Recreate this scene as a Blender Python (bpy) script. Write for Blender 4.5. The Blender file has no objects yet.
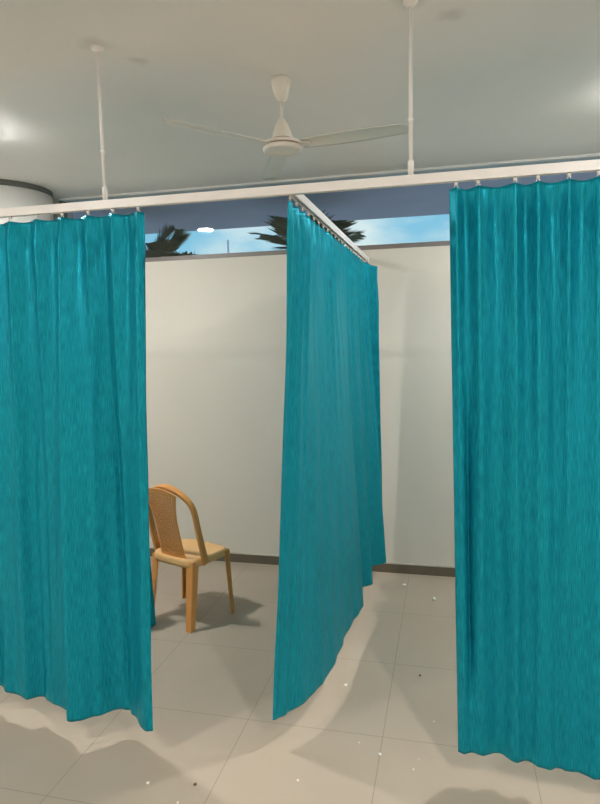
import bpy, bmesh, math, random
from mathutils import Vector, Matrix, noise
random.seed(7)
C = bpy.context.scene.collection
sc = bpy.context.scene
K = 1.06                                  # metres per layout unit (camera height 1.6 units)
def V(x, y, z=0.0): return Vector((x*K, y*K, z*K))
PI = math.pi

# ---------------------------------------------------------------- camera
F_PX, YAW, PITCH, ROLL = 614.36, -0.2385, 0.1040, -0.0217
fw = Vector((math.sin(YAW)*math.cos(PITCH), math.cos(YAW)*math.cos(PITCH), -math.sin(PITCH)))
rt = Vector((math.cos(YAW), -math.sin(YAW), 0)); up = rt.cross(fw)
r2 = rt*math.cos(ROLL) + up*math.sin(ROLL); u2 = -rt*math.sin(ROLL) + up*math.cos(ROLL)
cam_data = bpy.data.cameras.new('camera'); cam = bpy.data.objects.new('camera', cam_data); C.objects.link(cam)
m = Matrix((r2, u2, -fw)).transposed().to_4x4(); m.translation = V(0, 0, 1.6); cam.matrix_world = m
cam_data.sensor_fit = 'VERTICAL'; cam_data.sensor_height = 24; cam_data.lens = F_PX/804*24
cam_data.clip_start = 0.05
sc.camera = cam

# ---------------------------------------------------------------- world, exposure
LAMP = 745.0
SKY = 0.95
w = bpy.data.worlds.new('sky'); sc.world = w; w.use_nodes = True
nt = w.node_tree; nt.nodes.clear()
o = nt.nodes.new('ShaderNodeOutputWorld'); bg = nt.nodes.new('ShaderNodeBackground')
tc = nt.nodes.new('ShaderNodeTexCoord'); mp = nt.nodes.new('ShaderNodeMapping'); mp.inputs['Scale'].default_value = (1, 1, 2.6)
nz = nt.nodes.new('ShaderNodeTexNoise'); nz.inputs['Scale'].default_value = 5.5; nz.inputs['Detail'].default_value = 5
cr = nt.nodes.new('ShaderNodeValToRGB')
cr.color_ramp.elements[0].position = .42; cr.color_ramp.elements[0].color = (.27, .66, .90, 1)
cr.color_ramp.elements[1].position = .66; cr.color_ramp.elements[1].color = (.80, .97, 1.0, 1)
nt.links.new(tc.outputs['Generated'], mp.inputs['Vector']); nt.links.new(mp.outputs[0], nz.inputs['Vector'])
nt.links.new(nz.outputs['Fac'], cr.inputs['Fac']); nt.links.new(cr.outputs[0], bg.inputs['Color'])
bg.inputs['Strength'].default_value = SKY; nt.links.new(bg.outputs[0], o.inputs['Surface'])
vs = sc.view_settings
vs.view_transform = 'Standard'; vs.look = 'None'; vs.gamma = 1; vs.use_curve_mapping = False; vs.exposure = 0.0

# ---------------------------------------------------------------- materials
def mat(name, col, rough=.5, spec=.5, metal=0.0, noise_scale=None, noise_amt=.06, bump=0.0, bump_scale=None, sheen=0, emit=None):
    mt = bpy.data.materials.new(name); mt.use_nodes = True; n = mt.node_tree; b = n.nodes['Principled BSDF']
    b.inputs['Base Color'].default_value = (*col, 1); b.inputs['Roughness'].default_value = rough
    b.inputs['Specular IOR Level'].default_value = spec; b.inputs['Metallic'].default_value = metal
    if sheen: b.inputs['Sheen Weight'].default_value = sheen
    t = n.nodes.new('ShaderNodeTexCoord')
    if noise_scale:
        q = n.nodes.new('ShaderNodeTexNoise'); q.inputs['Scale'].default_value = noise_scale; q.inputs['Detail'].default_value = 6
        n.links.new(t.outputs['Object'], q.inputs['Vector'])
        r = n.nodes.new('ShaderNodeValToRGB')
        r.color_ramp.elements[0].position = .3; r.color_ramp.elements[1].position = .7
        r.color_ramp.elements[0].color = (*[c*(1-noise_amt) for c in col], 1)
        r.color_ramp.elements[1].color = (*[min(1, c*(1+noise_amt)) for c in col], 1)
        n.links.new(q.outputs['Fac'], r.inputs['Fac']); n.links.new(r.outputs[0], b.inputs['Base Color'])
    if bump:
        q2 = n.nodes.new('ShaderNodeTexNoise'); q2.inputs['Scale'].default_value = bump_scale or 60; q2.inputs['Detail'].default_value = 4
        n.links.new(t.outputs['Object'], q2.inputs['Vector'])
        bp = n.nodes.new('ShaderNodeBump'); bp.inputs['Strength'].default_value = bump; bp.inputs['Distance'].default_value = .004
        n.links.new(q2.outputs['Fac'], bp.inputs['Height']); n.links.new(bp.outputs[0], b.inputs['Normal'])
    if emit:
        b.inputs['Emission Color'].default_value = (*emit[0], 1); b.inputs['Emission Strength'].default_value = emit[1]
    return mt

M_WALL = mat('wall_paint', (.70, .665, .59), .75, .3, noise_scale=.9, noise_amt=.035, bump=.15, bump_scale=35)
M_CEIL = mat('ceiling_paint', (.885, .885, .86), .8, .2, noise_scale=1.3, noise_amt=.03, bump=.1, bump_scale=25)
M_COL = mat('column_paint', (.74, .74, .71), .6, .3, noise_scale=2, noise_amt=.03)
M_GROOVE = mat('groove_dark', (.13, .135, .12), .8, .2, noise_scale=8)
M_SKIRT = mat('skirting_tile', (.15, .125, .09), .35, .4, noise_scale=6, noise_amt=.1)
M_GROUT = mat('skirting_grout', (.55, .51, .43), .7, .3, noise_scale=20)
M_ALU = mat('window_aluminium', (.20, .18, .17), .4, .5, noise_scale=12)
M_WHITE = mat('white_powder_coat', (.90, .885, .87), .35, .5, noise_scale=10, noise_amt=.02)
M_HOOK = mat('white_nylon', (.82, .76, .72), .4, .5, noise_scale=30)
M_FAN = mat('fan_enamel', (.84, .80, .72), .28, .5, noise_scale=6, noise_amt=.02)
M_BLADE = mat('fan_blade_enamel', (.76, .76, .70), .5, .5, noise_scale=6, noise_amt=.02)
M_CHROME = mat('fan_trim_band', (.42, .31, .24), .4, .5, noise_scale=10)
M_LAMPBASE = mat('lamp_housing', (.85, .85, .84), .4, .5, noise_scale=10, noise_amt=.02)
M_LAMP = mat('lamp_diffuser', (1, 1, 1), .5, .5, emit=((1.0, .968, .925), LAMP))
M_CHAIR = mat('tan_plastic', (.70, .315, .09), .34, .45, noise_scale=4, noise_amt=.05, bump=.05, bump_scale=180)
M_CHAIR_LIT = mat('tan_plastic_lit', (.85, .51, .22), .4, .4, noise_scale=4, noise_amt=.05, bump=.05, bump_scale=180)  # paler copy of the chair plastic, paints the light falling on the seat
M_CONC = mat('exterior_concrete', (.78, .66, .84), .8, .2, noise_scale=2, noise_amt=.05, bump=.2)
M_GROUND = mat('exterior_ground', (.42, .42, .40), .9, .2, noise_scale=3, noise_amt=.3)
M_LEAF = mat('palm_leaf', (.085, .12, .065), .5, .4, noise_scale=5, noise_amt=.35)
M_LEAF2 = mat('shrub_leaf', (.035, .075, .05), .55, .4, noise_scale=9, noise_amt=.4)
M_TRUNK = mat('palm_trunk', (.11, .085, .06), .85, .2, noise_scale=12, noise_amt=.35, bump=.6, bump_scale=30)
M_CRUMB = mat('plaster_white', (.85, .83, .78), .7, .3, noise_scale=80)
M_CRUMB2 = mat('crumb_brown', (.11, .075, .04), .7, .3, noise_scale=80)
M_BOX = mat('light_box_cover', (.85, .84, .82), .5, .4, noise_scale=10, noise_amt=.02)

# ceiling stains near the rod flanges
def ceiling_stains():
    n = M_CEIL.node_tree; b = n.nodes['Principled BSDF']; src = b.inputs['Base Color'].links[0].from_socket
    t = n.nodes.new('ShaderNodeTexCoord'); last = src
    for (x, y, r, amt) in ((-1.21, 2.06, .075, .30), (-1.127, 2.219, .045, .25), (0.0, 2.194, .06, .25), (-.12, 2.07, .07, .25)):
        nzz = n.nodes.new('ShaderNodeTexNoise'); nzz.inputs['Scale'].default_value = 14
        n.links.new(t.outputs['Object'], nzz.inputs['Vector'])
        mul = n.nodes.new('ShaderNodeVectorMath'); mul.operation = 'SCALE'; mul.inputs['Scale'].default_value = .07
        n.links.new(nzz.outputs['Color'], mul.inputs[0])
        add = n.nodes.new('ShaderNodeVectorMath'); add.operation = 'ADD'
        n.links.new(t.outputs['Object'], add.inputs[0]); n.links.new(mul.outputs[0], add.inputs[1])
        d = n.nodes.new('ShaderNodeVectorMath'); d.operation = 'DISTANCE'; p = V(x, y, 2.6439)
        d.inputs[1].default_value = (p.x+.035, p.y+.035, p.z+.035); n.links.new(add.outputs[0], d.inputs[0])
        mr = n.nodes.new('ShaderNodeMapRange'); mr.inputs['From Min'].default_value = 0; mr.inputs['From Max'].default_value = r
        mr.inputs['To Min'].default_value = amt; mr.inputs['To Max'].default_value = 0; n.links.new(d.outputs['Value'], mr.inputs['Value'])
        mx = n.nodes.new('ShaderNodeMix'); mx.data_type = 'RGBA'; n.links.new(mr.outputs[0], mx.inputs['Factor'])
        n.links.new(last, mx.inputs[6]); mx.inputs[7].default_value = (.25, .24, .22, 1); last = mx.outputs[2]
    n.links.new(last, b.inputs['Base Color'])
ceiling_stains()

def floor_mat():
    mt = bpy.data.materials.new('vitrified_tile'); mt.use_nodes = True; n = mt.node_tree; b = n.nodes['Principled BSDF']
    t = n.nodes.new('ShaderNodeTexCoord'); s = n.nodes.new('ShaderNodeSeparateXYZ'); n.links.new(t.outputs['Object'], s.inputs[0])
    def joint(axis, off):
        a = n.nodes.new('ShaderNodeMath'); a.operation = 'ADD'; a.inputs[1].default_value = off; n.links.new(s.outputs[axis], a.inputs[0])
        d = n.nodes.new('ShaderNodeMath'); d.operation = 'DIVIDE'; d.inputs[1].default_value = .6; n.links.new(a.outputs[0], d.inputs[0])
        f = n.nodes.new('ShaderNodeMath'); f.operation = 'FRACT'; n.links.new(d.outputs[0], f.inputs[0])
        c = n.nodes.new('ShaderNodeMath'); c.operation = 'SUBTRACT'; c.inputs[1].default_value = .5; n.links.new(f.outputs[0], c.inputs[0])
        ab = n.nodes.new('ShaderNodeMath'); ab.operation = 'ABSOLUTE'; n.links.new(c.outputs[0], ab.inputs[0])
        g = n.nodes.new('ShaderNodeMath'); g.operation = 'LESS_THAN'; g.inputs[1].default_value = .003; n.links.new(ab.outputs[0], g.inputs[0])
        return g
    # joints at x = -0.2522*K and y = 2.318*K (fract == .5 there)
    gx = joint('X', .3 + .2522*K + 6); gy = joint('Y', .3 - 2.318*K + 6)
    mxm = n.nodes.new('ShaderNodeMath'); mxm.operation = 'MAXIMUM'; n.links.new(gx.outputs[0], mxm.inputs[0]); n.links.new(gy.outputs[0], mxm.inputs[1])
    q = n.nodes.new('ShaderNodeTexNoise'); q.inputs['Scale'].default_value = 1.6; q.inputs['Detail'].default_value = 8; n.links.new(t.outputs['Object'], q.inputs['Vector'])
    r = n.nodes.new('ShaderNodeValToRGB'); r.color_ramp.elements[0].position = .3; r.color_ramp.elements[1].position = .75
    r.color_ramp.elements[0].color = (.43, .360, .282, 1); r.color_ramp.elements[1].color = (.48, .410, .33, 1)
    n.links.new(q.outputs['Fac'], r.inputs['Fac'])
    q3 = n.nodes.new('ShaderNodeTexNoise'); q3.inputs['Scale'].default_value = 220; n.links.new(t.outputs['Object'], q3.inputs['Vector'])
    r3 = n.nodes.new('ShaderNodeMapRange'); r3.inputs['To Min'].default_value = .93; r3.inputs['To Max'].default_value = 1.06; n.links.new(q3.outputs['Fac'], r3.inputs['Value'])
    ml = n.nodes.new('ShaderNodeVectorMath'); ml.operation = 'SCALE'; n.links.new(r.outputs[0], ml.inputs[0]); n.links.new(r3.outputs[0], ml.inputs['Scale'])
    mx = n.nodes.new('ShaderNodeMix'); mx.data_type = 'RGBA'; n.links.new(mxm.outputs[0], mx.inputs['Factor'])
    n.links.new(ml.outputs[0], mx.inputs[6]); mx.inputs[7].default_value = (.32, .272, .21, 1)
    n.links.new(mx.outputs[2], b.inputs['Base Color']); b.inputs['Roughness'].default_value = .5; b.inputs['Specular IOR Level'].default_value = .35
    return mt
M_FLOOR = floor_mat()

def fabric_mat():
    mt = bpy.data.materials.new('teal_satin'); mt.use_nodes = True; n = mt.node_tree; b = n.nodes['Principled BSDF']
    out = n.nodes['Material Output']; t = n.nodes.new('ShaderNodeTexCoord')
    def nzn(scale, sx, sy, det=3):
        mp = n.nodes.new('ShaderNodeMapping'); mp.inputs['Scale'].default_value = (sx, sy, 1); n.links.new(t.outputs['UV'], mp.inputs['Vector'])
        q = n.nodes.new('ShaderNodeTexNoise'); q.inputs['Scale'].default_value = scale; q.inputs['Detail'].default_value = det
        n.links.new(mp.outputs[0], q.inputs['Vector']); return q
    slub = nzn(1, 330, 20); fine = nzn(1, 420, 420, 2); crush = nzn(1, 26, 5, 5)
    r = n.nodes.new('ShaderNodeValToRGB'); r.color_ramp.elements[0].position = .34; r.color_ramp.elements[1].position = .68
    r.color_ramp.elements[0].color = (.004, .24, .34, 1); r.color_ramp.elements[1].color = (.012, .43, .56, 1)
    n.links.new(slub.outputs['Fac'], r.inputs['Fac']); n.links.new(r.outputs[0], b.inputs['Base Color'])
    rr = n.nodes.new('ShaderNodeMapRange'); rr.inputs['To Min'].default_value = .34; rr.inputs['To Max'].default_value = .50
    n.links.new(slub.outputs['Fac'], rr.inputs['Value']); n.links.new(rr.outputs[0], b.inputs['Roughness'])
    b.inputs['Specular IOR Level'].default_value = .5
    b.inputs['Metallic'].default_value = .42
    b.inputs['Specular Tint'].default_value = (.25, .9, 1, 1)
    b.inputs['Sheen Weight'].default_value = 0.0; b.inputs['Sheen Tint'].default_value = (.2, .85, .95, 1); b.inputs['Sheen Roughness'].default_value = .4
    bp = n.nodes.new('ShaderNodeBump'); bp.inputs['Strength'].default_value = .35; bp.inputs['Distance'].default_value = .0016; n.links.new(slub.outputs['Fac'], bp.inputs['Height'])
    b2 = n.nodes.new('ShaderNodeBump'); b2.inputs['Strength'].default_value = .45; b2.inputs['Distance'].default_value = .014; n.links.new(crush.outputs['Fac'], b2.inputs['Height'])
    n.links.new(bp.outputs[0], b2.inputs['Normal'])
    b3 = n.nodes.new('ShaderNodeBump'); b3.inputs['Strength'].default_value = .2; b3.inputs['Distance'].default_value = .001; n.links.new(fine.outputs['Fac'], b3.inputs['Height'])
    n.links.new(b2.outputs[0], b3.inputs['Normal']); n.links.new(b3.outputs[0], b.inputs['Normal'])
    tr = n.nodes.new('ShaderNodeBsdfTranslucent'); tr.inputs['Color'].default_value = (.008, .26, .32, 1); n.links.new(b3.outputs[0], tr.inputs['Normal'])
    mx = n.nodes.new('ShaderNodeMixShader'); mx.inputs['Fac'].default_value = .12
    n.links.new(b.outputs[0], mx.inputs[1]); n.links.new(tr.outputs[0], mx.inputs[2]); n.links.new(mx.outputs[0], out.inputs['Surface'])
    return mt
M_FABRIC = fabric_mat()

def glass_mat():
    mt = bpy.data.materials.new('window_glass'); mt.use_nodes = True; n = mt.node_tree; n.nodes.clear()
    out = n.nodes.new('ShaderNodeOutputMaterial'); tr = n.nodes.new('ShaderNodeBsdfTransparent'); gl = n.nodes.new('ShaderNodeBsdfGlossy')
    gl.inputs['Roughness'].default_value = .02; fr = n.nodes.new('ShaderNodeFresnel'); fr.inputs['IOR'].default_value = 1.5
    mx = n.nodes.new('ShaderNodeMixShader'); n.links.new(fr.outputs[0], mx.inputs['Fac']); n.links.new(tr.outputs[0], mx.inputs[1]); n.links.new(gl.outputs[0], mx.inputs[2])
    tr.inputs['Color'].default_value = (.95, .97, .97, 1); n.links.new(mx.outputs[0], out.inputs['Surface']); return mt
M_GLASS = glass_mat()

# ---------------------------------------------------------------- helpers
def link(name, bm, material, parent=None, smooth=False, loc=None):
    me = bpy.data.meshes.new(name); bmesh.ops.recalc_face_normals(bm, faces=bm.faces[:]); bm.to_mesh(me); bm.free()
    if smooth:
        for p in me.polygons: p.use_smooth = True
    ob = bpy.data.objects.new(name, me); C.objects.link(ob); me.materials.append(material)
    if parent: ob.parent = parent
    if loc is not None: ob.location = loc
    return ob
def thing(name, label, cat, loc=(0, 0, 0), rotz=0, group=None):
    ob = bpy.data.objects.new(name, None); C.objects.link(ob); ob.location = loc; ob.rotation_euler = (0, 0, rotz); ob.empty_display_size = .1
    ob['label'] = label; ob['category'] = cat
    if group: ob['group'] = group
    return ob
def tag(ob, label, cat, group=None, kind=None):
    ob['label'] = label; ob['category'] = cat
    if group: ob['group'] = group
    if kind: ob['kind'] = kind
    return ob
def box(bm, a, b, bevel=0):
    a, b = Vector(a), Vector(b)
    r = bmesh.ops.create_cube(bm, size=1); vs_ = r['verts']
    for v in vs_: v.co = Vector(((a.x+b.x)/2 + v.co.x*(b.x-a.x), (a.y+b.y)/2 + v.co.y*(b.y-a.y), (a.z+b.z)/2 + v.co.z*(b.z-a.z)))
    if bevel:
        es = list({e for v in vs_ for e in v.link_edges}); bmesh.ops.bevel(bm, geom=es, offset=bevel, segments=2, profile=.5, affect='EDGES')
    return bm
def mbox(a, b, bevel=0): return box(bmesh.new(), a, b, bevel)
def struct(name, bm, material, smooth=False):
    ob = link(name, bm, material, None, smooth); ob['kind'] = 'structure'; return ob
def lathe(bm, prof, seg=40, c=(0, 0, 0), cap=True):
    rings = []
    for r, z in prof:
        rings.append([bm.verts.new((c[0]+r*math.cos(2*PI*i/seg), c[1]+r*math.sin(2*PI*i/seg), c[2]+z)) for i in range(seg)])
    for a, b in zip(rings, rings[1:]):
        for i in range(seg): bm.faces.new((a[i], a[(i+1) % seg], b[(i+1) % seg], b[i]))
    if cap: bm.faces.new(rings[0]); bm.faces.new(rings[-1])
    return bm
def sweep(bm, pts, prof, upv=Vector((0, 0, 1)), closed_prof=True, caps=True, side_fn=None):
    """sweep a 2-d profile (list of (a,b)) along pts; a runs along 'side', b along 'normal'"""
    rings = []; n = len(pts)
    for i, p in enumerate(pts):
        t = (Vector(pts[min(i+1, n-1)]) - Vector(pts[max(i-1, 0)])).normalized()
        uv = side_fn(i) if side_fn else upv
        s = t.cross(uv).normalized(); q = s.cross(t).normalized()
        pr = prof(i/(n-1)) if callable(prof) else prof
        rings.append([bm.verts.new(Vector(p) + s*a + q*b) for a, b in pr])
    k = len(rings[0])
    for a, b in zip(rings, rings[1:]):
        for j in range(k if closed_prof else k-1): bm.faces.new((a[j], a[(j+1) % k], b[(j+1) % k], b[j]))
    if caps and closed_prof: bm.faces.new(rings[0]); bm.faces.new(rings[-1][::-1])
    return bm
def circ(r, k=10): return [(r*math.cos(2*PI*i/k), r*math.sin(2*PI*i/k)) for i in range(k)]
def rrect(wd, ht, r, k=3):
    out = []
    for cx, cy, a0 in ((wd/2-r, ht/2-r, 0), (-wd/2+r, ht/2-r, PI/2), (-wd/2+r, -ht/2+r, PI), (wd/2-r, -ht/2+r, 1.5*PI)):
        for i in range(k+1): a = a0 + PI/2*i/k; out.append((cx+r*math.cos(a), cy+r*math.sin(a)))
    return out
def catmull(P, t):
    n = len(P)-1; x = min(max(t, 0), 1)*n; i = min(int(x), n-1); f = x-i
    p0, p1, p2, p3 = (Vector(P[max(i-1, 0)]), Vector(P[i]), Vector(P[i+1]), Vector(P[min(i+2, n)]))
    return .5*((2*p1) + (p2-p0)*f + (2*p0-5*p1+4*p2-p3)*f*f + (3*p1-p0-3*p2+p3)*f*f*f)

# ---------------------------------------------------------------- room shell
W, FY, T, SILL, CZ = 4.0673, 2.0777, 2.0979, 2.1889, 2.6439
XL, XR, YB = -6.8, 5.2, -6.0
struct('floor', mbox(V(XL-.2, YB-.2, -.1), V(XR+.2, W+.16, 0)), M_FLOOR)
struct('ceiling', mbox(V(XL-.2, YB-.2, CZ), V(XR+.2, W+.16, CZ+.1)), M_CEIL)
struct('wall_back', mbox(V(XL-.2, W, 0), V(XR+.2, W+.16, SILL-.03)), M_WALL)
struct('wall_back_corner', mbox(V(XL-.2, W, SILL-.03), V(-2.76, W+.16, CZ)), M_WALL)
struct('wall_left', mbox(V(XL-.2, YB, 0), V(XL, W, CZ)), M_WALL)
struct('wall_right', mbox(V(XR, YB, 0), V(XR+.2, W, CZ)), M_WALL)
struct('wall_front', mbox(V(XL-.2, YB-.2, 0), V(XR+.2, YB, CZ)), M_WALL)
bb = struct('baseboard_back', mbox(V(XL, W-.012, 0), V(XR, W, .062)), M_SKIRT)
link('grout_line', mbox(V(XL, W-.014, .062), V(XR, W, .069)), M_GROUT, bb)
struct('baseboard_left', mbox(V(XL, YB, 0), V(XL+.012, W-.012, .066)), M_SKIRT)
struct('baseboard_right', mbox(V(XR-.012, YB, 0), V(XR, W-.012, .066)), M_SKIRT)
# strip window under the ceiling: frame and one long pane
wf = struct('window_1', mbox(V(-2.76, W+.0, SILL-.03), V(XR, W+.10, SILL)), M_ALU)
link('head_frame', mbox(V(-2.76, W-.004, CZ-.014), V(XR, W+.06, CZ)), M_BOX, wf)
link('jamb', mbox(V(-2.76, W, SILL), V(-2.74, W+.06, CZ-.014)), M_ALU, wf)
link('pane', mbox(V(-2.74, W+.03, SILL), V(XR, W+.036, CZ-.014)), M_GLASS, wf)
# round column in the left corner, dark band at its top paints a groove's shade
cp = V(-2.985, 3.732, 0); R0 = .332*K
col = struct('column', lathe(bmesh.new(), [(R0, 0), (R0, (CZ-.035)*K)], 64, cp), M_COL, True)
link('groove_shade_band', lathe(bmesh.new(), [(R0*1.0+.004, (CZ-.035)*K), (R0+.004, CZ*K)], 64, cp), M_GROOVE, col, True)
for f in col.data.polygons:
    if abs(f.normal.z) > .9: f.use_smooth = False

# ---------------------------------------------------------------- outside
struct('ground_outside', mbox(V(-9, W+.16, -.15), V(7, 16, -.02)), M_GROUND)
struct('soffit_outside', mbox(V(-7, W+.16, 2.72), V(6, 6.06, 2.86)), M_CONC)
lb = tag(link('outdoor_light_box', mbox(V(-1.60, 4.50, 2.692), V(-1.31, 4.76, 2.72), .01), M_BOX), 'pale unlit rectangular light box under the dark overhang outside the window', 'light box')

def leaf_blade(bm, base, tip, wd, nrm):
    d = (tip-base); s = d.cross(nrm).normalized()*wd; n2 = nrm.normalized()*wd*.35
    a = bm.verts.new(base); t = bm.verts.new(tip); m1 = base+d*.35
    l = bm.verts.new(m1+s); r = bm.verts.new(m1-s); mid = bm.verts.new(m1-n2); m2 = base+d*.72
    l2 = bm.verts.new(m2+s*.7); r2_ = bm.verts.new(m2-s*.7); mid2 = bm.verts.new(m2-n2*.8)
    for q in ((a, l, mid), (a, mid, r), (l, l2, mid2, mid), (mid, mid2, r2_, r), (l2, t, mid2), (mid2, t, r2_)): bm.faces.new(q)
def frond_bm(az, elev, length, nleaf, leaflen, droop, wd):
    bm = bmesh.new(); pts = []
    h = Vector((math.cos(az), math.sin(az), 0))
    for i in range(13):
        t = i/12; pts.append(h*(length*t*math.cos(elev)) + Vector((0, 0, length*(t*math.sin(elev) - droop*t*t))))
    sweep(bm, pts, lambda t: circ(.011*(1-.75*t), 5), Vector((0, 0, 1)))
    for i in range(nleaf):
        t = .18+.82*i/(nleaf-1); x = t*12; j = min(int(x), 11); p = pts[j].lerp(pts[j+1], x-j); tg = (pts[j+1]-pts[j]).normalized()
        side = tg.cross(Vector((0, 0, 1))).normalized(); L = leaflen*(math.sin(PI*min(1, .25+t*.75)))**.6*random.uniform(.85, 1.1)+.05
        for s in (-1, 1):
            dr = (tg*.75 + side*s*.85 + Vector((0, 0, -.18))).normalized()
            leaf_blade(bm, p, p+dr*L, wd, tg.cross(dr).normalized()*(1 if s > 0 else -1))
    return bm
def palm(x, y, ztop, fronds, label, h_leaf=.32, wd=.014):
    root = thing('palm_tree', label, 'palm', V(x, y, -.02))
    hh = (ztop+.02)*K
    prof = []
    for i in range(40): z = hh*i/39; prof.append((.075 - .02*i/39 + (.006 if i % 2 else 0), z))
    link('trunk', lathe(bmesh.new(), prof, 18), M_TRUNK, root, True)
    for az, el, ln, dr in fronds:
        link('frond', frond_bm(math.radians(az), math.radians(el), ln, 15, h_leaf, dr, wd), M_LEAF, root, loc=(0, 0, hh-.02))
    return root
palm(-1.12, 4.95, 2.30, [(175, 38, .52, .25), (200, 12, .60, .35), (150, 20, .5, .3), (5, 30, .5, .2), (-15, 12, .45, .25), (30, 40, .5, .3), (70, 35, .5, .3),
     (110, 32, .5, .3), (235, 40, .42, .35), (300, 42, .42, .35), (265, 60, .35, .2), (330, 50, .4, .2)],
     'spiky palm outside the window, right behind the middle curtain rail')
palm(-2.52, 4.95, 2.22, [(0, 58, .50, .15), (15, 28, .42, .35), (-25, 40, .4, .3), (60, 60, .45, .2), (100, 40, .5, .3), (150, 45, .5, .3), (190, 45, .5, .3), (-70, 55, .4, .3), (240, 50, .4, .3), (-5, 8, .42, .3)],
     'leafy palm outside the window just right of the left front curtain')
def shrub(x, y, r, ztop, label, n=170):
    root = thing('shrub', label, 'shrub', V(x, y, -.02)); bm = bmesh.new(); hh = ztop*K
    for i in range(n):
        a = random.uniform(0, 2*PI); e = random.uniform(-.5, 1.5); rr = r*random.uniform(.35, 1)
        c = Vector((rr*math.cos(a)*math.cos(e), rr*math.sin(a)*math.cos(e), hh-r+rr*math.sin(e)*.95))
        d = Vector((random.uniform(-1, 1), random.uniform(-1, 1), random.uniform(-.2, 1))).normalized()*random.uniform(.06, .11)
        leaf_blade(bm, c, c+d, .022, Vector((random.uniform(-1, 1), random.uniform(-1, 1), 1)))
    link('foliage', bm, M_LEAF2, root)
    bm = bmesh.new()
    for i in range(5):
        a = 2*PI*i/5; sweep(bm, [Vector((.02*math.cos(a), .02*math.sin(a), 0)), Vector((.05*math.cos(a), .05*math.sin(a), hh*.5)), Vector((r*.5*math.cos(a), r*.5*math.sin(a), hh-r*.8))], circ(.012, 6), Vector((1, .1, 0)))
    link('stem', bm, M_TRUNK, root)
    return root
shrub(-2.60, 5.85, .28, 2.50, 'dark green shrub outside the window beside the left palm, taller one')
shrub(-2.12, 6.0, .20, 2.45, 'small dark shrub outside, rounded top low in the window below the lamp reflection')
lp = tag(link('distant_pole', lathe(bmesh.new(), [(.012, 0), (.012, 2.95)], 10), M_CONC, loc=V(-2.534, 7.0, -.02)), 'thin grey pole standing outside against the blue sky', 'pole')

# ---------------------------------------------------------------- ceiling lights
def ceiling_light(x, y, label):
    r = thing('ceiling_light', label, 'ceiling light', V(x, y, CZ), 0, 'round ceiling lights')
    link('housing', lathe(bmesh.new(), [(.080, 0), (.080, -.016), (.072, -.019)], 40), M_LAMPBASE, r, True)
    link('diffuser', lathe(bmesh.new(), [(.071, -.016), (.071, -.0205), (.060, -.0235), (.040, -.0255)], 40), M_LAMP, r, True)
    return r
LX, RX = -2.22, .81
ceiling_light(LX, 2.66, 'round glowing ceiling light at the left edge of the photo above the left curtain')
ceiling_light(RX, 3.06, 'round glowing ceiling light past the right edge, lighting the ceiling above the right curtain')
ceiling_light(LX, .35, 'round glowing ceiling light before the left front curtain, out of view overhead')
ceiling_light(RX, .40, 'round glowing ceiling light before the right front curtain, out of view overhead')
for lx, wx in ((-5.0, 'far left'), (LX, 'left'), (RX, 'right'), (3.55, 'far right')):  # unseen lamps added as fill, to soften shadows and lift the ceiling
    for ly, wy in ((.35, 'level with the camera'), (-2.2, 'behind the camera'), (-4.6, 'at the ward rear')):
        if (lx in (LX, RX) and ly > -3): continue
        ceiling_light(lx, ly, 'added fill ceiling light out of view, %s column, %s' % (wx, wy))

# ---------------------------------------------------------------- curtain tracks
def channel_bm(p0, p1, wd, ht):
    d = (p1-p0).normalized(); s = d.cross(Vector((0, 0, 1))); bm = bmesh.new(); t = .0025; g = .006
    prof = [(-wd/2, -ht/2), (-wd/2, ht/2), (wd/2, ht/2), (wd/2, -ht/2), (g, -ht/2), (g, -ht/2+t), (wd/2-t, -ht/2+t), (wd/2-t, ht/2-t), (-wd/2+t, ht/2-t), (-wd/2+t, -ht/2+t), (-g, -ht/2+t), (-g, -ht/2)]
    a = [bm.verts.new(p0 + s*x + Vector((0, 0, z))) for x, z in prof]; b = [bm.verts.new(p1 + s*x + Vector((0, 0, z))) for x, z in prof]
    k = len(prof)
    for i in range(k): bm.faces.new((a[i], a[(i+1) % k], b[(i+1) % k], b[i]))
    return bm
TH = .030*K
track = thing('curtain_track', 'long white ceiling-hung curtain rail running across the whole room in front', 'curtain rail', V(0, FY, T), 0)
link('rail', channel_bm(V(XL, 0), V(XR, 0), .026, TH), M_WHITE, track)
for x in (-5.616, -4.517, -3.417, -2.318, -1.2192, -.121, .978, 2.077, 3.176, 4.275):
    rod = link('suspension_rod', lathe(bmesh.new(), [(.0066, TH/2), (.0066, (CZ-T)*K)], 16), M_WHITE, track, True, V(x, 0))
    link('sleeve', lathe(bmesh.new(), [(.010, TH/2), (.010, TH/2+.045), (.0075, TH/2+.052)], 16), M_WHITE, rod, True)
    link('tube_joint', lathe(bmesh.new(), [(.0088, .19), (.0088, .205)], 16), M_WHITE, rod, True)
    link('ceiling_flange', lathe(bmesh.new(), [(.010, (CZ-T)*K-.02), (.024, (CZ-T)*K-.006), (.026, (CZ-T)*K)], 24), M_WHITE, rod, True)
MX = -.5196
ct = thing('curtain_track', 'short white curtain rail running back to the wall above the middle curtain', 'curtain rail', V(MX, FY, T), 0)
link('rail', channel_bm(V(0, .014), V(0, W-FY), .022, TH*.98), M_WHITE, ct)
link('wall_bracket', mbox(V(-.014, W-FY-.006, -.018), V(.014, W-FY, .018), .002), M_WHITE, ct)
STX, STY = -1.678, 3.0

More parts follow.
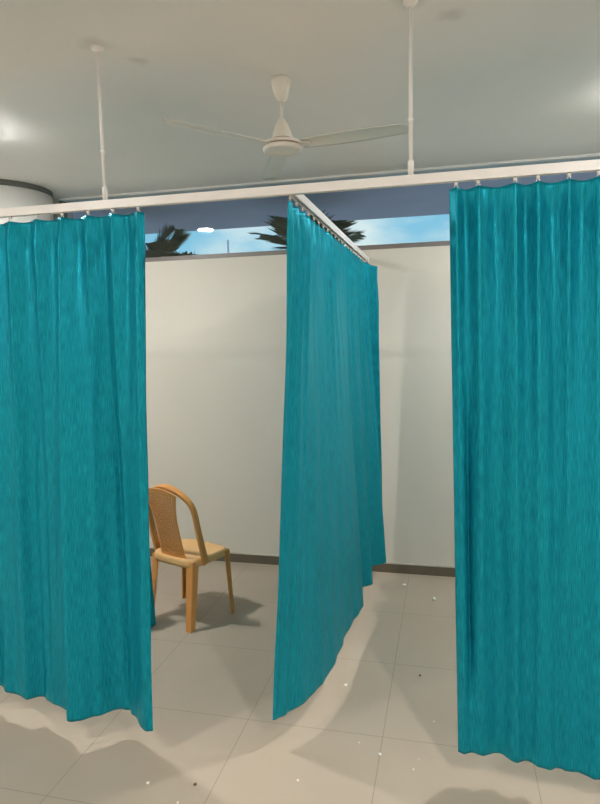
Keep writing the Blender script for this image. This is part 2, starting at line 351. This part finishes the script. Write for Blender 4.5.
# ---------------------------------------------------------------- curtains
def hook_mesh():
    bm = bmesh.new()
    box(bm, (-.006, -.004, -.006), (.006, .004, .004), .0012)          # glider head under the slot
    pts = []
    for i in range(15):
        a = -PI*.5 + 2*PI*i/14*.86; pts.append(Vector((.0055*math.cos(a), 0, -.0145 + .0075*math.sin(a))))
    sweep(bm, pts, circ(.0014, 6), Vector((0, 1, 0)))
    me = bpy.data.meshes.new('curtain_hook'); bm.to_mesh(me); bm.free(); me.materials.append(M_HOOK)
    for p in me.polygons: p.use_smooth = True
    return me
HOOK = hook_mesh()
def ridge(t, c, wl, wr, a):
    d = t-c
    return a*math.exp(-(d/(wl if d < 0 else wr))**2)
def curtain(label, top_path, hem_path, hooks, folds, ztop, zhem, nrm, nu=300, nv=150, seed=0, amp=.026, base=(0, 0), mid=None, creases=None, rz=0, keep=.25, sag=.006, wr=.010):
    """paths: functions t->(x,y) in layout units; hooks: list of t; folds: fn(t,v)->offset along nrm (toward the viewer)"""
    root = thing('privacy_curtain', label, 'curtain', V(base[0], base[1], 0), 0)
    bm = bmesh.new(); uvl = bm.loops.layers.uv.new('UVMap'); grid = []
    def phase(t):
        hs = hooks
        if t <= hs[0]: return (t-hs[0])/max(1e-4, hs[1]-hs[0])
        for i in range(len(hs)-1):
            if t <= hs[i+1]: return i + (t-hs[i])/(hs[i+1]-hs[i])
        return len(hs)-1 + (t-hs[-1])/max(1e-4, hs[-1]-hs[-2])
    length = sum((Vector(top_path((i+1)/20))-Vector(top_path(i/20))).length for i in range(20))*K
    for i in range(nu+1):
        t = i/nu; a = Vector(top_path(t)); b = Vector(hem_path(t)); ph = phase(t); s = abs(math.sin(PI*ph)); colv = []
        zt, zh = ztop(t) if callable(ztop) else ztop, zhem(t) if callable(zhem) else zhem
        n = Vector(nrm(t)) if callable(nrm) else Vector(nrm)
        for j in range(nv+1):
            v = j/nv; sv = v**1.05
            p = a.lerp(b, sv); z = zt + (zh-zt)*v
            if mid: p = p + Vector(mid(t, v))
            top_w = keep + (1-keep)*math.exp(-v*4.2)
            off = amp*top_w*(1-2.0*s**1.05) * min(1, .35+v*14)
            off += folds(t, v) if folds else 0
            x, zz = t*length*9, v*2.0
            off += wr*(.35+.65*min(1, v*2))*noise.noise(Vector((x*1.1+seed*7, zz*1.3, seed)))
            off += wr*.5*noise.noise(Vector((x*3.2+seed*3, zz*2.6+x*.5, seed+5)))
            z -= sag*s*max(0, 1-v*10)
            colv.append(bm.verts.new(((p.x+n.x*off-base[0])*K, (p.y+n.y*off-base[1])*K, z*K)))
        grid.append(colv)
    for i in range(nu):
        for j in range(nv):
            f = bm.faces.new((grid[i][j], grid[i+1][j], grid[i+1][j+1], grid[i][j+1])); f.smooth = True
            for lp_, (ii, jj) in zip(f.loops, ((i, j), (i+1, j), (i+1, j+1), (i, j+1))): lp_[uvl].uv = (ii/nu*length*1.15 + seed*3, 1.9 - jj/nv*1.9)
    me = bpy.data.meshes.new('fabric'); bm.to_mesh(me)
    # stitched hem and heading: thicker bands of the same cloth
    bm.free(); fab = bpy.data.objects.new('fabric', me); C.objects.link(fab); me.materials.append(M_FABRIC); fab.parent = root
    sol = fab.modifiers.new('thickness', 'SOLIDIFY'); sol.thickness = .0014; sol.offset = 0
    for t in hooks:
        if not (0 <= t <= 1): continue
        a = Vector(top_path(t)); h = bpy.data.objects.new('curtain_hook', HOOK); C.objects.link(h); h.parent = root
        h.location = ((a.x-base[0])*K, (a.y-base[1])*K, (T-.015)*K-.0045); h.rotation_euler = (0, 0, rz)
    return root

def lin(p0, p1): return lambda t: (p0[0]+(p1[0]-p0[0])*t, p0[1]+(p1[1]-p0[1])*t)
def interp(pts, x):
    if x <= pts[0][0]: return pts[0][1]
    for (a, fa), (b, fb) in zip(pts, pts[1:]):
        if x <= b:
            s = (x-a)/(b-a); s = s*s*(3-2*s); return fa+(fb-fa)*s
    return pts[-1][1]
ZT = 2.065
# left front curtain: x from -2.0 (outside the frame) to -.955
LX0, LX1 = -2.25, -1.068
def xt(x): return (x-LX0)/(LX1-LX0)
hem_l = [(-2.4, 2.10), (-2.15, 2.13), (-2.0, 2.10), (-1.866, 2.126), (-1.782, 2.118), (-1.655, 2.094), (-1.501, 2.063), (-1.413, 2.047), (-1.365, 2.072), (-1.296, 2.098), (-1.228, 2.075), (-1.100, 2.030)]
def hemL(t):
    x = -2.40 + (2.40-1.100)*t; return (x, interp(hem_l, x))
hooksL = [xt(x) for x in (-2.18, -2.07, -1.96, -1.85, -1.74, -1.626, -1.508, -1.401, -1.293, -1.191, -1.09)]
def foldL(t, v):
    m = min(1, v*3)
    o = 0
    c = xt(-1.425) + .012*v                                     # long crease left of centre
    o += .046*m*(1/(1+math.exp(-(t-c)/.006)) - 1/(1+math.exp(-(t-c-.09)/.03)))*(.5+.6*v)
    c2 = xt(-1.245)+.035*v
    o += -ridge(t, c2, .012, .035, .028)*min(1, max(0, v-.2)*3)
    o += -ridge(t, xt(-1.60)+.01*v, .02, .03, .014)*min(1, max(0, v-.25)*3)
    o += ridge(t, xt(-1.565)+.012*v, .012, .02, .010)*min(1, max(0, v-.3)*3)
    o += -ridge(t, xt(-1.79), .02, .025, .016)*m
    o += ridge(t, xt(-1.12), .03, .05, .010)*m
    o += .016*math.sin(t*26+1.5)*min(1, v*2)
    return o
curtain('teal satin privacy curtain hanging at the left edge, in front of the tan chair', lin((LX0, FY), (LX1, FY)), hemL, hooksL, foldL, ZT, lambda t: .125-.015*t, (0, -1), seed=1, base=(-1.66, FY))
# right front curtain
RX0, RX1 = 0.0, 1.28
def xr(x): return (x-RX0)/(RX1-RX0)
hem_r = [(.038, 2.138), (.149, 2.164), (.266, 2.146), (.375, 2.107), (.501, 2.104), (.65, 2.13), (.8, 2.09), (.95, 2.13), (1.1, 2.10), (1.32, 2.12)]
def hemR(t):
    x = .038 + (1.32-.038)*t; return (x, interp(hem_r, x))
hooksR = [xr(x) for x in (.021, .088, .199, .266, .355, .439, .55, .65, .75, .86, .96, 1.07, 1.17, 1.26)]
def foldR(t, v):
    m = min(1, v*3); o = 0
    c = xr(.302)+.012*v
    o += .040*m*(1/(1+math.exp((t-c)/.005)) - 1/(1+math.exp((t-c+.10)/.035)))*(.8+.2*v)
    o += ridge(t, xr(.082), .018, .035, .024)*m*(1-.5*v)
    o += -ridge(t, xr(.049)-.004*v, .005, .009, .030)*min(1, max(0, v-.30)*5)*(1 if v < .78 else max(0, 1-(v-.78)*8))
    o += ridge(t, xr(.187), .02, .03, .016)*m
    o += .014*math.sin(t*21+.5)*min(1, v*2)
    return o
curtain('teal satin privacy curtain hanging at the right edge, nearest the camera', lin((RX0, FY), (RX1, FY)), hemR, hooksR, foldR, ZT, .11, (0, -1), seed=2, base=(.64, FY))
# middle curtain, running back to the wall
hm = [(-.673, 2.173), (-.62, 2.23), (-.564, 2.32), (-.518, 2.593), (-.493, 2.862), (-.47, 3.147), (-.474, 3.339), (-.507, 3.48), (-.452, 3.58), (-.49, 3.75), (-.481, 3.85), (-.436, 3.92), (-.426, 4.02)]
def topM(t):
    if t > .965: s = (t-.965)/.035; return (MX+.085*s, 2.085+1.86*.965 + .03*s)
    return (MX-.012*(1-t), 2.085+1.86*t)
def hemM(t):
    p = catmull([(*q, 0) for q in hm], t); return (p.x, p.y)
hooksM = [(.012+i*.0505) for i in range(20)]
def foldM(t, v):
    o = .007*math.sin(t*2*PI*17+1.2*math.sin(v*3+t*9))*(1-.85*v)*min(1, .3+v*4)
    o += .010*math.sin(t*2*PI*4.5+.8)*min(1, v*1.5)
    if t > .93: o += .013*math.sin((t-.93)*2*PI*32)*min(1, v*6+.3)
    o += ridge(t, .93, .012, .02, .02)*min(1, v*4) - ridge(t, .965, .012, .015, .02)*min(1, v*4)
    return o
curtain('teal satin privacy curtain in the middle, running back from the front rail to the wall', topM, hemM, hooksM, foldM, lambda t: ZT+.004-.03*max(0, (t-.955)/.045), lambda t: .11, (1, 0), nu=380, seed=3, amp=.013, wr=.006, base=(MX, 3.05), rz=PI/2, keep=.15, sag=.006)
# made-up stool, kept low for a short shadow, under a teal cloth, glimpsed past the edge of the left front curtain
SC = V(STX, STY, 0)
stool = thing('stand_in_stool', 'made-up low stool covered by teal cloth, glimpsed between the left front curtain and the chair', 'stool', SC, -.5)
link('seat', mbox((-.046, -.046, .445), (.046, .046, .465), .004), M_CHAIR, stool)
for sx in (-1, 1):
    for sy in (-1, 1): link('leg', mbox((sx*.036-.008, sy*.036-.008, 0), (sx*.036+.008, sy*.036+.008, .445), .002), M_CHAIR, stool)
def drape_bm():
    bm = bmesh.new(); uvl = bm.loops.layers.uv.new('UVMap'); N = 120; rows = []
    for j in range(36):
        q = j/35; row = []
        for i in range(N):
            a = 2*PI*i/N; c, sn = math.cos(a), math.sin(a); e = .32
            bx_, by_ = math.copysign(abs(c)**e, c), math.copysign(abs(sn)**e, sn)
            if q < .35: rr = .01 + .045*q/.35; z = .4675
            else:
                d = (q-.35)/.65; rr = .055 + .012*d + .003*d*math.sin(a*9); z = .4675 - .455*d**1.02
            row.append(bm.verts.new((bx_*rr, by_*rr, z)))
        rows.append(row)
    for j in range(35):
        for i in range(N):
            f = bm.faces.new((rows[j][i], rows[j][(i+1) % N], rows[j+1][(i+1) % N], rows[j+1][i])); f.smooth = True
            for l, (ii, jj) in zip(f.loops, ((i, j), (i+1, j), (i+1, j+1), (i, j+1))): l[uvl].uv = (ii/N*1.2, jj/35*.6)
    bm.faces.new(rows[0]); return bm
dr = link('draped_cloth', drape_bm(), M_FABRIC, stool, True)
dr['label'] = 'teal cloth cover'
md = dr.modifiers.new('thickness', 'SOLIDIFY'); md.thickness = .0014; md.offset = 0

# ---------------------------------------------------------------- ceiling fan
fan = thing('ceiling_fan', 'cream three-bladed ceiling fan hanging above the middle curtain', 'ceiling fan', V(-.664, 2.525, CZ), 0)
s = K
link('canopy', lathe(bmesh.new(), [(.040*s, 0), (.040*s, -.008), (.038*s, -.03), (.030*s, -.062*s), (.018*s, -.085*s), (.009, -.09*s)], 40), M_FAN, fan, True)
link('down_rod', lathe(bmesh.new(), [(.0075, -.085*s), (.0075, -.17*s)], 20), M_FAN, fan, True)
link('motor_cover', lathe(bmesh.new(), [(.010*s, -.155*s), (.018*s, -.165*s), (.026*s, -.18*s), (.036*s, -.205*s), (.044*s, -.232*s), (.046*s, -.238*s)], 40), M_FAN, fan, True)
link('trim_ring', lathe(bmesh.new(), [(.047*s, -.236*s), (.047*s, -.241*s)], 40), M_CHROME, fan, True)
mt_ = link('motor', lathe(bmesh.new(), [(.048*s, -.240*s), (.070*s, -.246*s), (.077*s, -.252*s), (.078*s, -.257*s), (.071*s, -.259*s), (.071*s, -.264*s), (.078*s, -.266*s), (.080*s, -.270*s), (.080*s, -.282*s), (.0785*s, -.285*s), (.070*s, -.2865*s), (.066*s, -.2865*s), (.064*s, -.284*s), (.040*s, -.284*s)], 56), M_FAN, fan, True)
link('seam_ring', lathe(bmesh.new(), [(.0735*s, -.2595*s), (.0775*s, -.2605*s), (.0775*s, -.2635*s), (.0735*s, -.2645*s)], 48), M_CHROME, fan, True)
def blade_bm():
    bm = bmesh.new(); n = 18; L0, L1 = .085*s, .53*s; rings = []
    for i in range(n+1):
        t = i/n; x = L0 + (L1-L0)*t; wd = (.036 + .012*math.sin(PI*t)**1 + .004*t)
        if t > .93: wd *= math.sqrt(max(.02, 1-((t-.93)/.07)**2))
        tw = -math.radians(13-5*t); ring = []
        for k in range(9):
            q = -1+2*k/8; y = q*wd; zc = .006*(1-q*q)
            for sg in (0,):
                ring.append((x, y*math.cos(tw), y*math.sin(tw)+zc))
        rings.append(ring)
    top = [[bm.verts.new(p) for p in r] for r in rings]; bot = [[bm.verts.new((p[0], p[1], p[2]-.0022)) for p in r] for r in rings]
    for i in range(n):
        for k in range(8):
            bm.faces.new((top[i][k], top[i+1][k], top[i+1][k+1], top[i][k+1])); bm.faces.new((bot[i][k], bot[i][k+1], bot[i+1][k+1], bot[i+1][k]))
        bm.faces.new((top[i][0], bot[i][0], bot[i+1][0], top[i+1][0])); bm.faces.new((top[i][8], top[i+1][8], bot[i+1][8], bot[i][8]))
    for k in range(8):
        bm.faces.new((top[0][k], top[0][k+1], bot[0][k+1], bot[0][k])); bm.faces.new((top[n][k], bot[n][k], bot[n][k+1], top[n][k+1]))
    return bm
for a in (-128.0, -8.0, 112.0):
    b = link('blade', blade_bm(), M_BLADE, fan, True, (0, 0, -.262*s)); b.rotation_euler = (0, 0, math.radians(a))
    bi = bmesh.new(); box(bi, (.060*s, -.016, -.002), (.125*s, .016, .0015), .001)
    for q in (-.008, .008): lathe(bi, [(.003, .0015), (.003, .004)], 10, (.105*s, q, 0))
    link('blade_bracket', bi, M_FAN, b)

# ---------------------------------------------------------------- plastic chair
chair = thing('plastic_chair', 'tan moulded plastic chair with woven-pattern back standing by the back wall', 'chair', V(-1.463, 3.216, 0), -.362)
def seat_outline(k=64):
    out = []
    for i in range(k):
        a = 2*PI*i/k; c, s_ = math.cos(a), math.sin(a)
        x = math.copysign(abs(c)**.42, c); y = math.copysign(abs(s_)**.5, s_)
        wd = .180 + .016*(y*.5+.5)
        out.append((x*wd, y*.172+.004))
    return out
so = seat_outline(); bm = bmesh.new(); rings = []
for sc_, dz in ((.0, -.010), (.3, -.010), (.6, -.008), (.85, -.003), (.94, 0), (.985, -.003), (1.0, -.012), (1.003, -.03), (1.0, -.045)):
    if sc_ == 0: cv = bm.verts.new((0, 0, .418+dz)); continue
    rings.append([bm.verts.new((x*sc_, y*sc_, .418+dz - (.010*max(0, y/.176)**4*(sc_**2)))) for x, y in so])
k = len(so)
for i in range(k): bm.faces.new((cv, rings[0][i], rings[0][(i+1) % k]))
for a, b in zip(rings, rings[1:]):
    for i in range(k): bm.faces.new((a[i], a[(i+1) % k], b[(i+1) % k], b[i]))
seat = link('seat', bm, M_CHAIR_LIT, chair, True); md = seat.modifiers.new('t', 'SOLIDIFY'); md.thickness = .004; md.offset = -1
# back frame: broad hoop from one side of the seat over to the other
half = [(.200, -.070, .385), (.200, -.090, .46), (.197, -.119, .587), (.199, -.140, .68), (.192, -.152, .735), (.168, -.163, .777), (.115, -.173, .815), (.055, -.179, .838), (0, -.181, .846)]
path = [Vector(catmull(half, i/24)) for i in range(25)]; path = path + [Vector((-p.x, p.y, p.z)) for p in path[-2::-1]]
nn = len(path)
def hoopprof(t):
    e = abs(t-.5)*2; wd = .044 - .010*math.sin(PI*e); th = .022
    return rrect(th, wd, .006)
bm = bmesh.new()
sweep(bm, path, hoopprof, side_fn=lambda i: Vector((0, 1, .23)))
link('back_frame', bm, M_CHAIR, chair, True)
# woven pattern splat
def splat_pt(u, v):
    wd = .101 - .008*math.sin(PI*min(1, v*1.05)) + .042*max(0, v-.45)**2/.3
    z = .402 + v*.446; y = -.139 - .225*(z-.414) - .008*(1-(2*u-1)**2) + .006
    x = (2*u-1)*wd
    if v > .7: z -= ((v-.7)/.3)**2*.030*(2*u-1)**2
    return Vector((x, y, z))
bm = bmesh.new(); NU, NV = 13, 28; vg = [[bm.verts.new(splat_pt(i/NU, j/NV)) for j in range(NV+1)] for i in range(NU+1)]
for i in range(NU):
    for j in range(NV):
        q = [vg[i][j], vg[i+1][j], vg[i+1][j+1], vg[i][j+1]]
        if i in (0, NU-1) or j in (0, 1, NV-1, NV-2): bm.faces.new(q); continue
        c = sum((x.co for x in q), Vector())/4; inn = [bm.verts.new(c + (x.co-c)*.60) for x in q]
        for a in range(4): bm.faces.new((q[a], q[(a+1) % 4], inn[(a+1) % 4], inn[a]))
sp = link('backrest', bm, M_CHAIR, chair); md = sp.modifiers.new('t', 'SOLIDIFY'); md.thickness = .006; md.offset = 0
# legs: tapering angle sections
def leg_bm(x0, y0, x1, y1, sx, sy, w0=.052, w1=.034):
    bm = bmesh.new(); rings = []; n = 10; t = .006
    for i in range(n+1):
        f = i/n; wd = w0+(w1-w0)*f**.7; z = .402*(1-f); cx = x0+(x1-x0)*f**1.15; cy = y0+(y1-y0)*f**1.15
        pr = [(0, 0), (0, -wd), (-t, -wd), (-t, -t*2), (-t*2, -t), (-wd, -t), (-wd, 0), (-t*.6, 0)]
        pr = [(-.004, 0), (0, -.004), (0, -wd), (-t, -wd), (-t, -t), (-wd, -t), (-wd, 0)]
        rings.append([bm.verts.new((cx+sx*a, cy+sy*b, z)) for a, b in pr])
    kk = len(rings[0])
    for a, b in zip(rings, rings[1:]):
        for i in range(kk): bm.faces.new((a[i], a[(i+1) % kk], b[(i+1) % kk], b[i]))
    bm.faces.new(rings[0]); bm.faces.new(rings[-1])
    return bm
for sx in (-1, 1):
    link('leg', leg_bm(sx*.170, -.150, sx*.178, -.196, sx, -1, .056, .038), M_CHAIR, chair)
    link('leg', leg_bm(sx*.188, .160, sx*.216, .156, sx, 1, .048, .03), M_CHAIR, chair)

# ---------------------------------------------------------------- crumbs on the floor
def crumb(x, y, r, m_, label, grp='white plaster crumbs scattered on the floor'):
    bm = bmesh.new(); bmesh.ops.create_icosphere(bm, subdivisions=2, radius=r); sd = random.random()*50
    for v in bm.verts: v.co *= 1+.55*noise.noise(v.co*(1.3/r)+Vector((sd, 0, 0))); v.co.z *= .7
    zmin = min(v.co.z for v in bm.verts)
    for v in bm.verts: v.co.z -= zmin
    return tag(link('plaster_crumb', bm, m_, loc=V(x, y, 0)), label, 'crumb', grp)
for x, y, r, mm, l in [(-0.081, 3.667, .013, M_CRUMB, 'largest white plaster crumb, on the floor near the skirting right of the middle curtain'),
    (-0.274, 3.846, .011, M_CRUMB, 'white plaster crumb on the floor closest to the back wall'),
    (-0.455, 2.647, .0085, M_CRUMB, 'white plaster crumb on the bright strip beside the middle curtain hem'),
    (-0.251, 2.209, .0062, M_CRUMB, 'white plaster crumb on the tile joint between middle and right curtains'),
    (-0.104, 2.211, .0042, M_CRUMB, 'tiny white crumb left of the right curtain hem, farther of a close pair'),
    (-0.12, 2.152, .0042, M_CRUMB, 'tiny white crumb left of the right curtain hem, nearer of a close pair'),
    (-0.054, 2.457, .0045, M_CRUMB, 'tiny white crumb on the floor close beside the right curtain edge'),
    (-0.527, 2.008, .0055, M_CRUMB, 'white crumb on the floor in front of the middle curtain hem corner'),
    (-1.057, 1.881, .0065, M_CRUMB, 'white plaster crumb on the floor in front of the left curtain corner'),
    (-0.886, 1.912, .0060, M_CRUMB2, 'brown crumb on the floor between the left and middle curtains'),
    (-0.126, 2.799, .0055, M_CRUMB2, 'dark crumb on the floor midway between middle and right curtains'),
    (-0.34, 2.262, .0035, M_CRUMB, 'tiny pale crumb left of the tile joint, foreground floor'),
    (-0.91, 1.818, .0045, M_CRUMB, 'tiny white crumb at the bottom edge of the photo')]:
    crumb(x, y, r, mm, l)
# small dark screw plug on the wall by the right curtain
tag(link('wall_plug', lathe(bmesh.new(), [(.007, 0), (.007, .012), (.004, .016)], 14), M_GROOVE, loc=V(.052, W, .161)), 'small dark plug on the wall above the skirting by the right curtain', 'wall plug').rotation_euler = (PI/2, 0, 0)
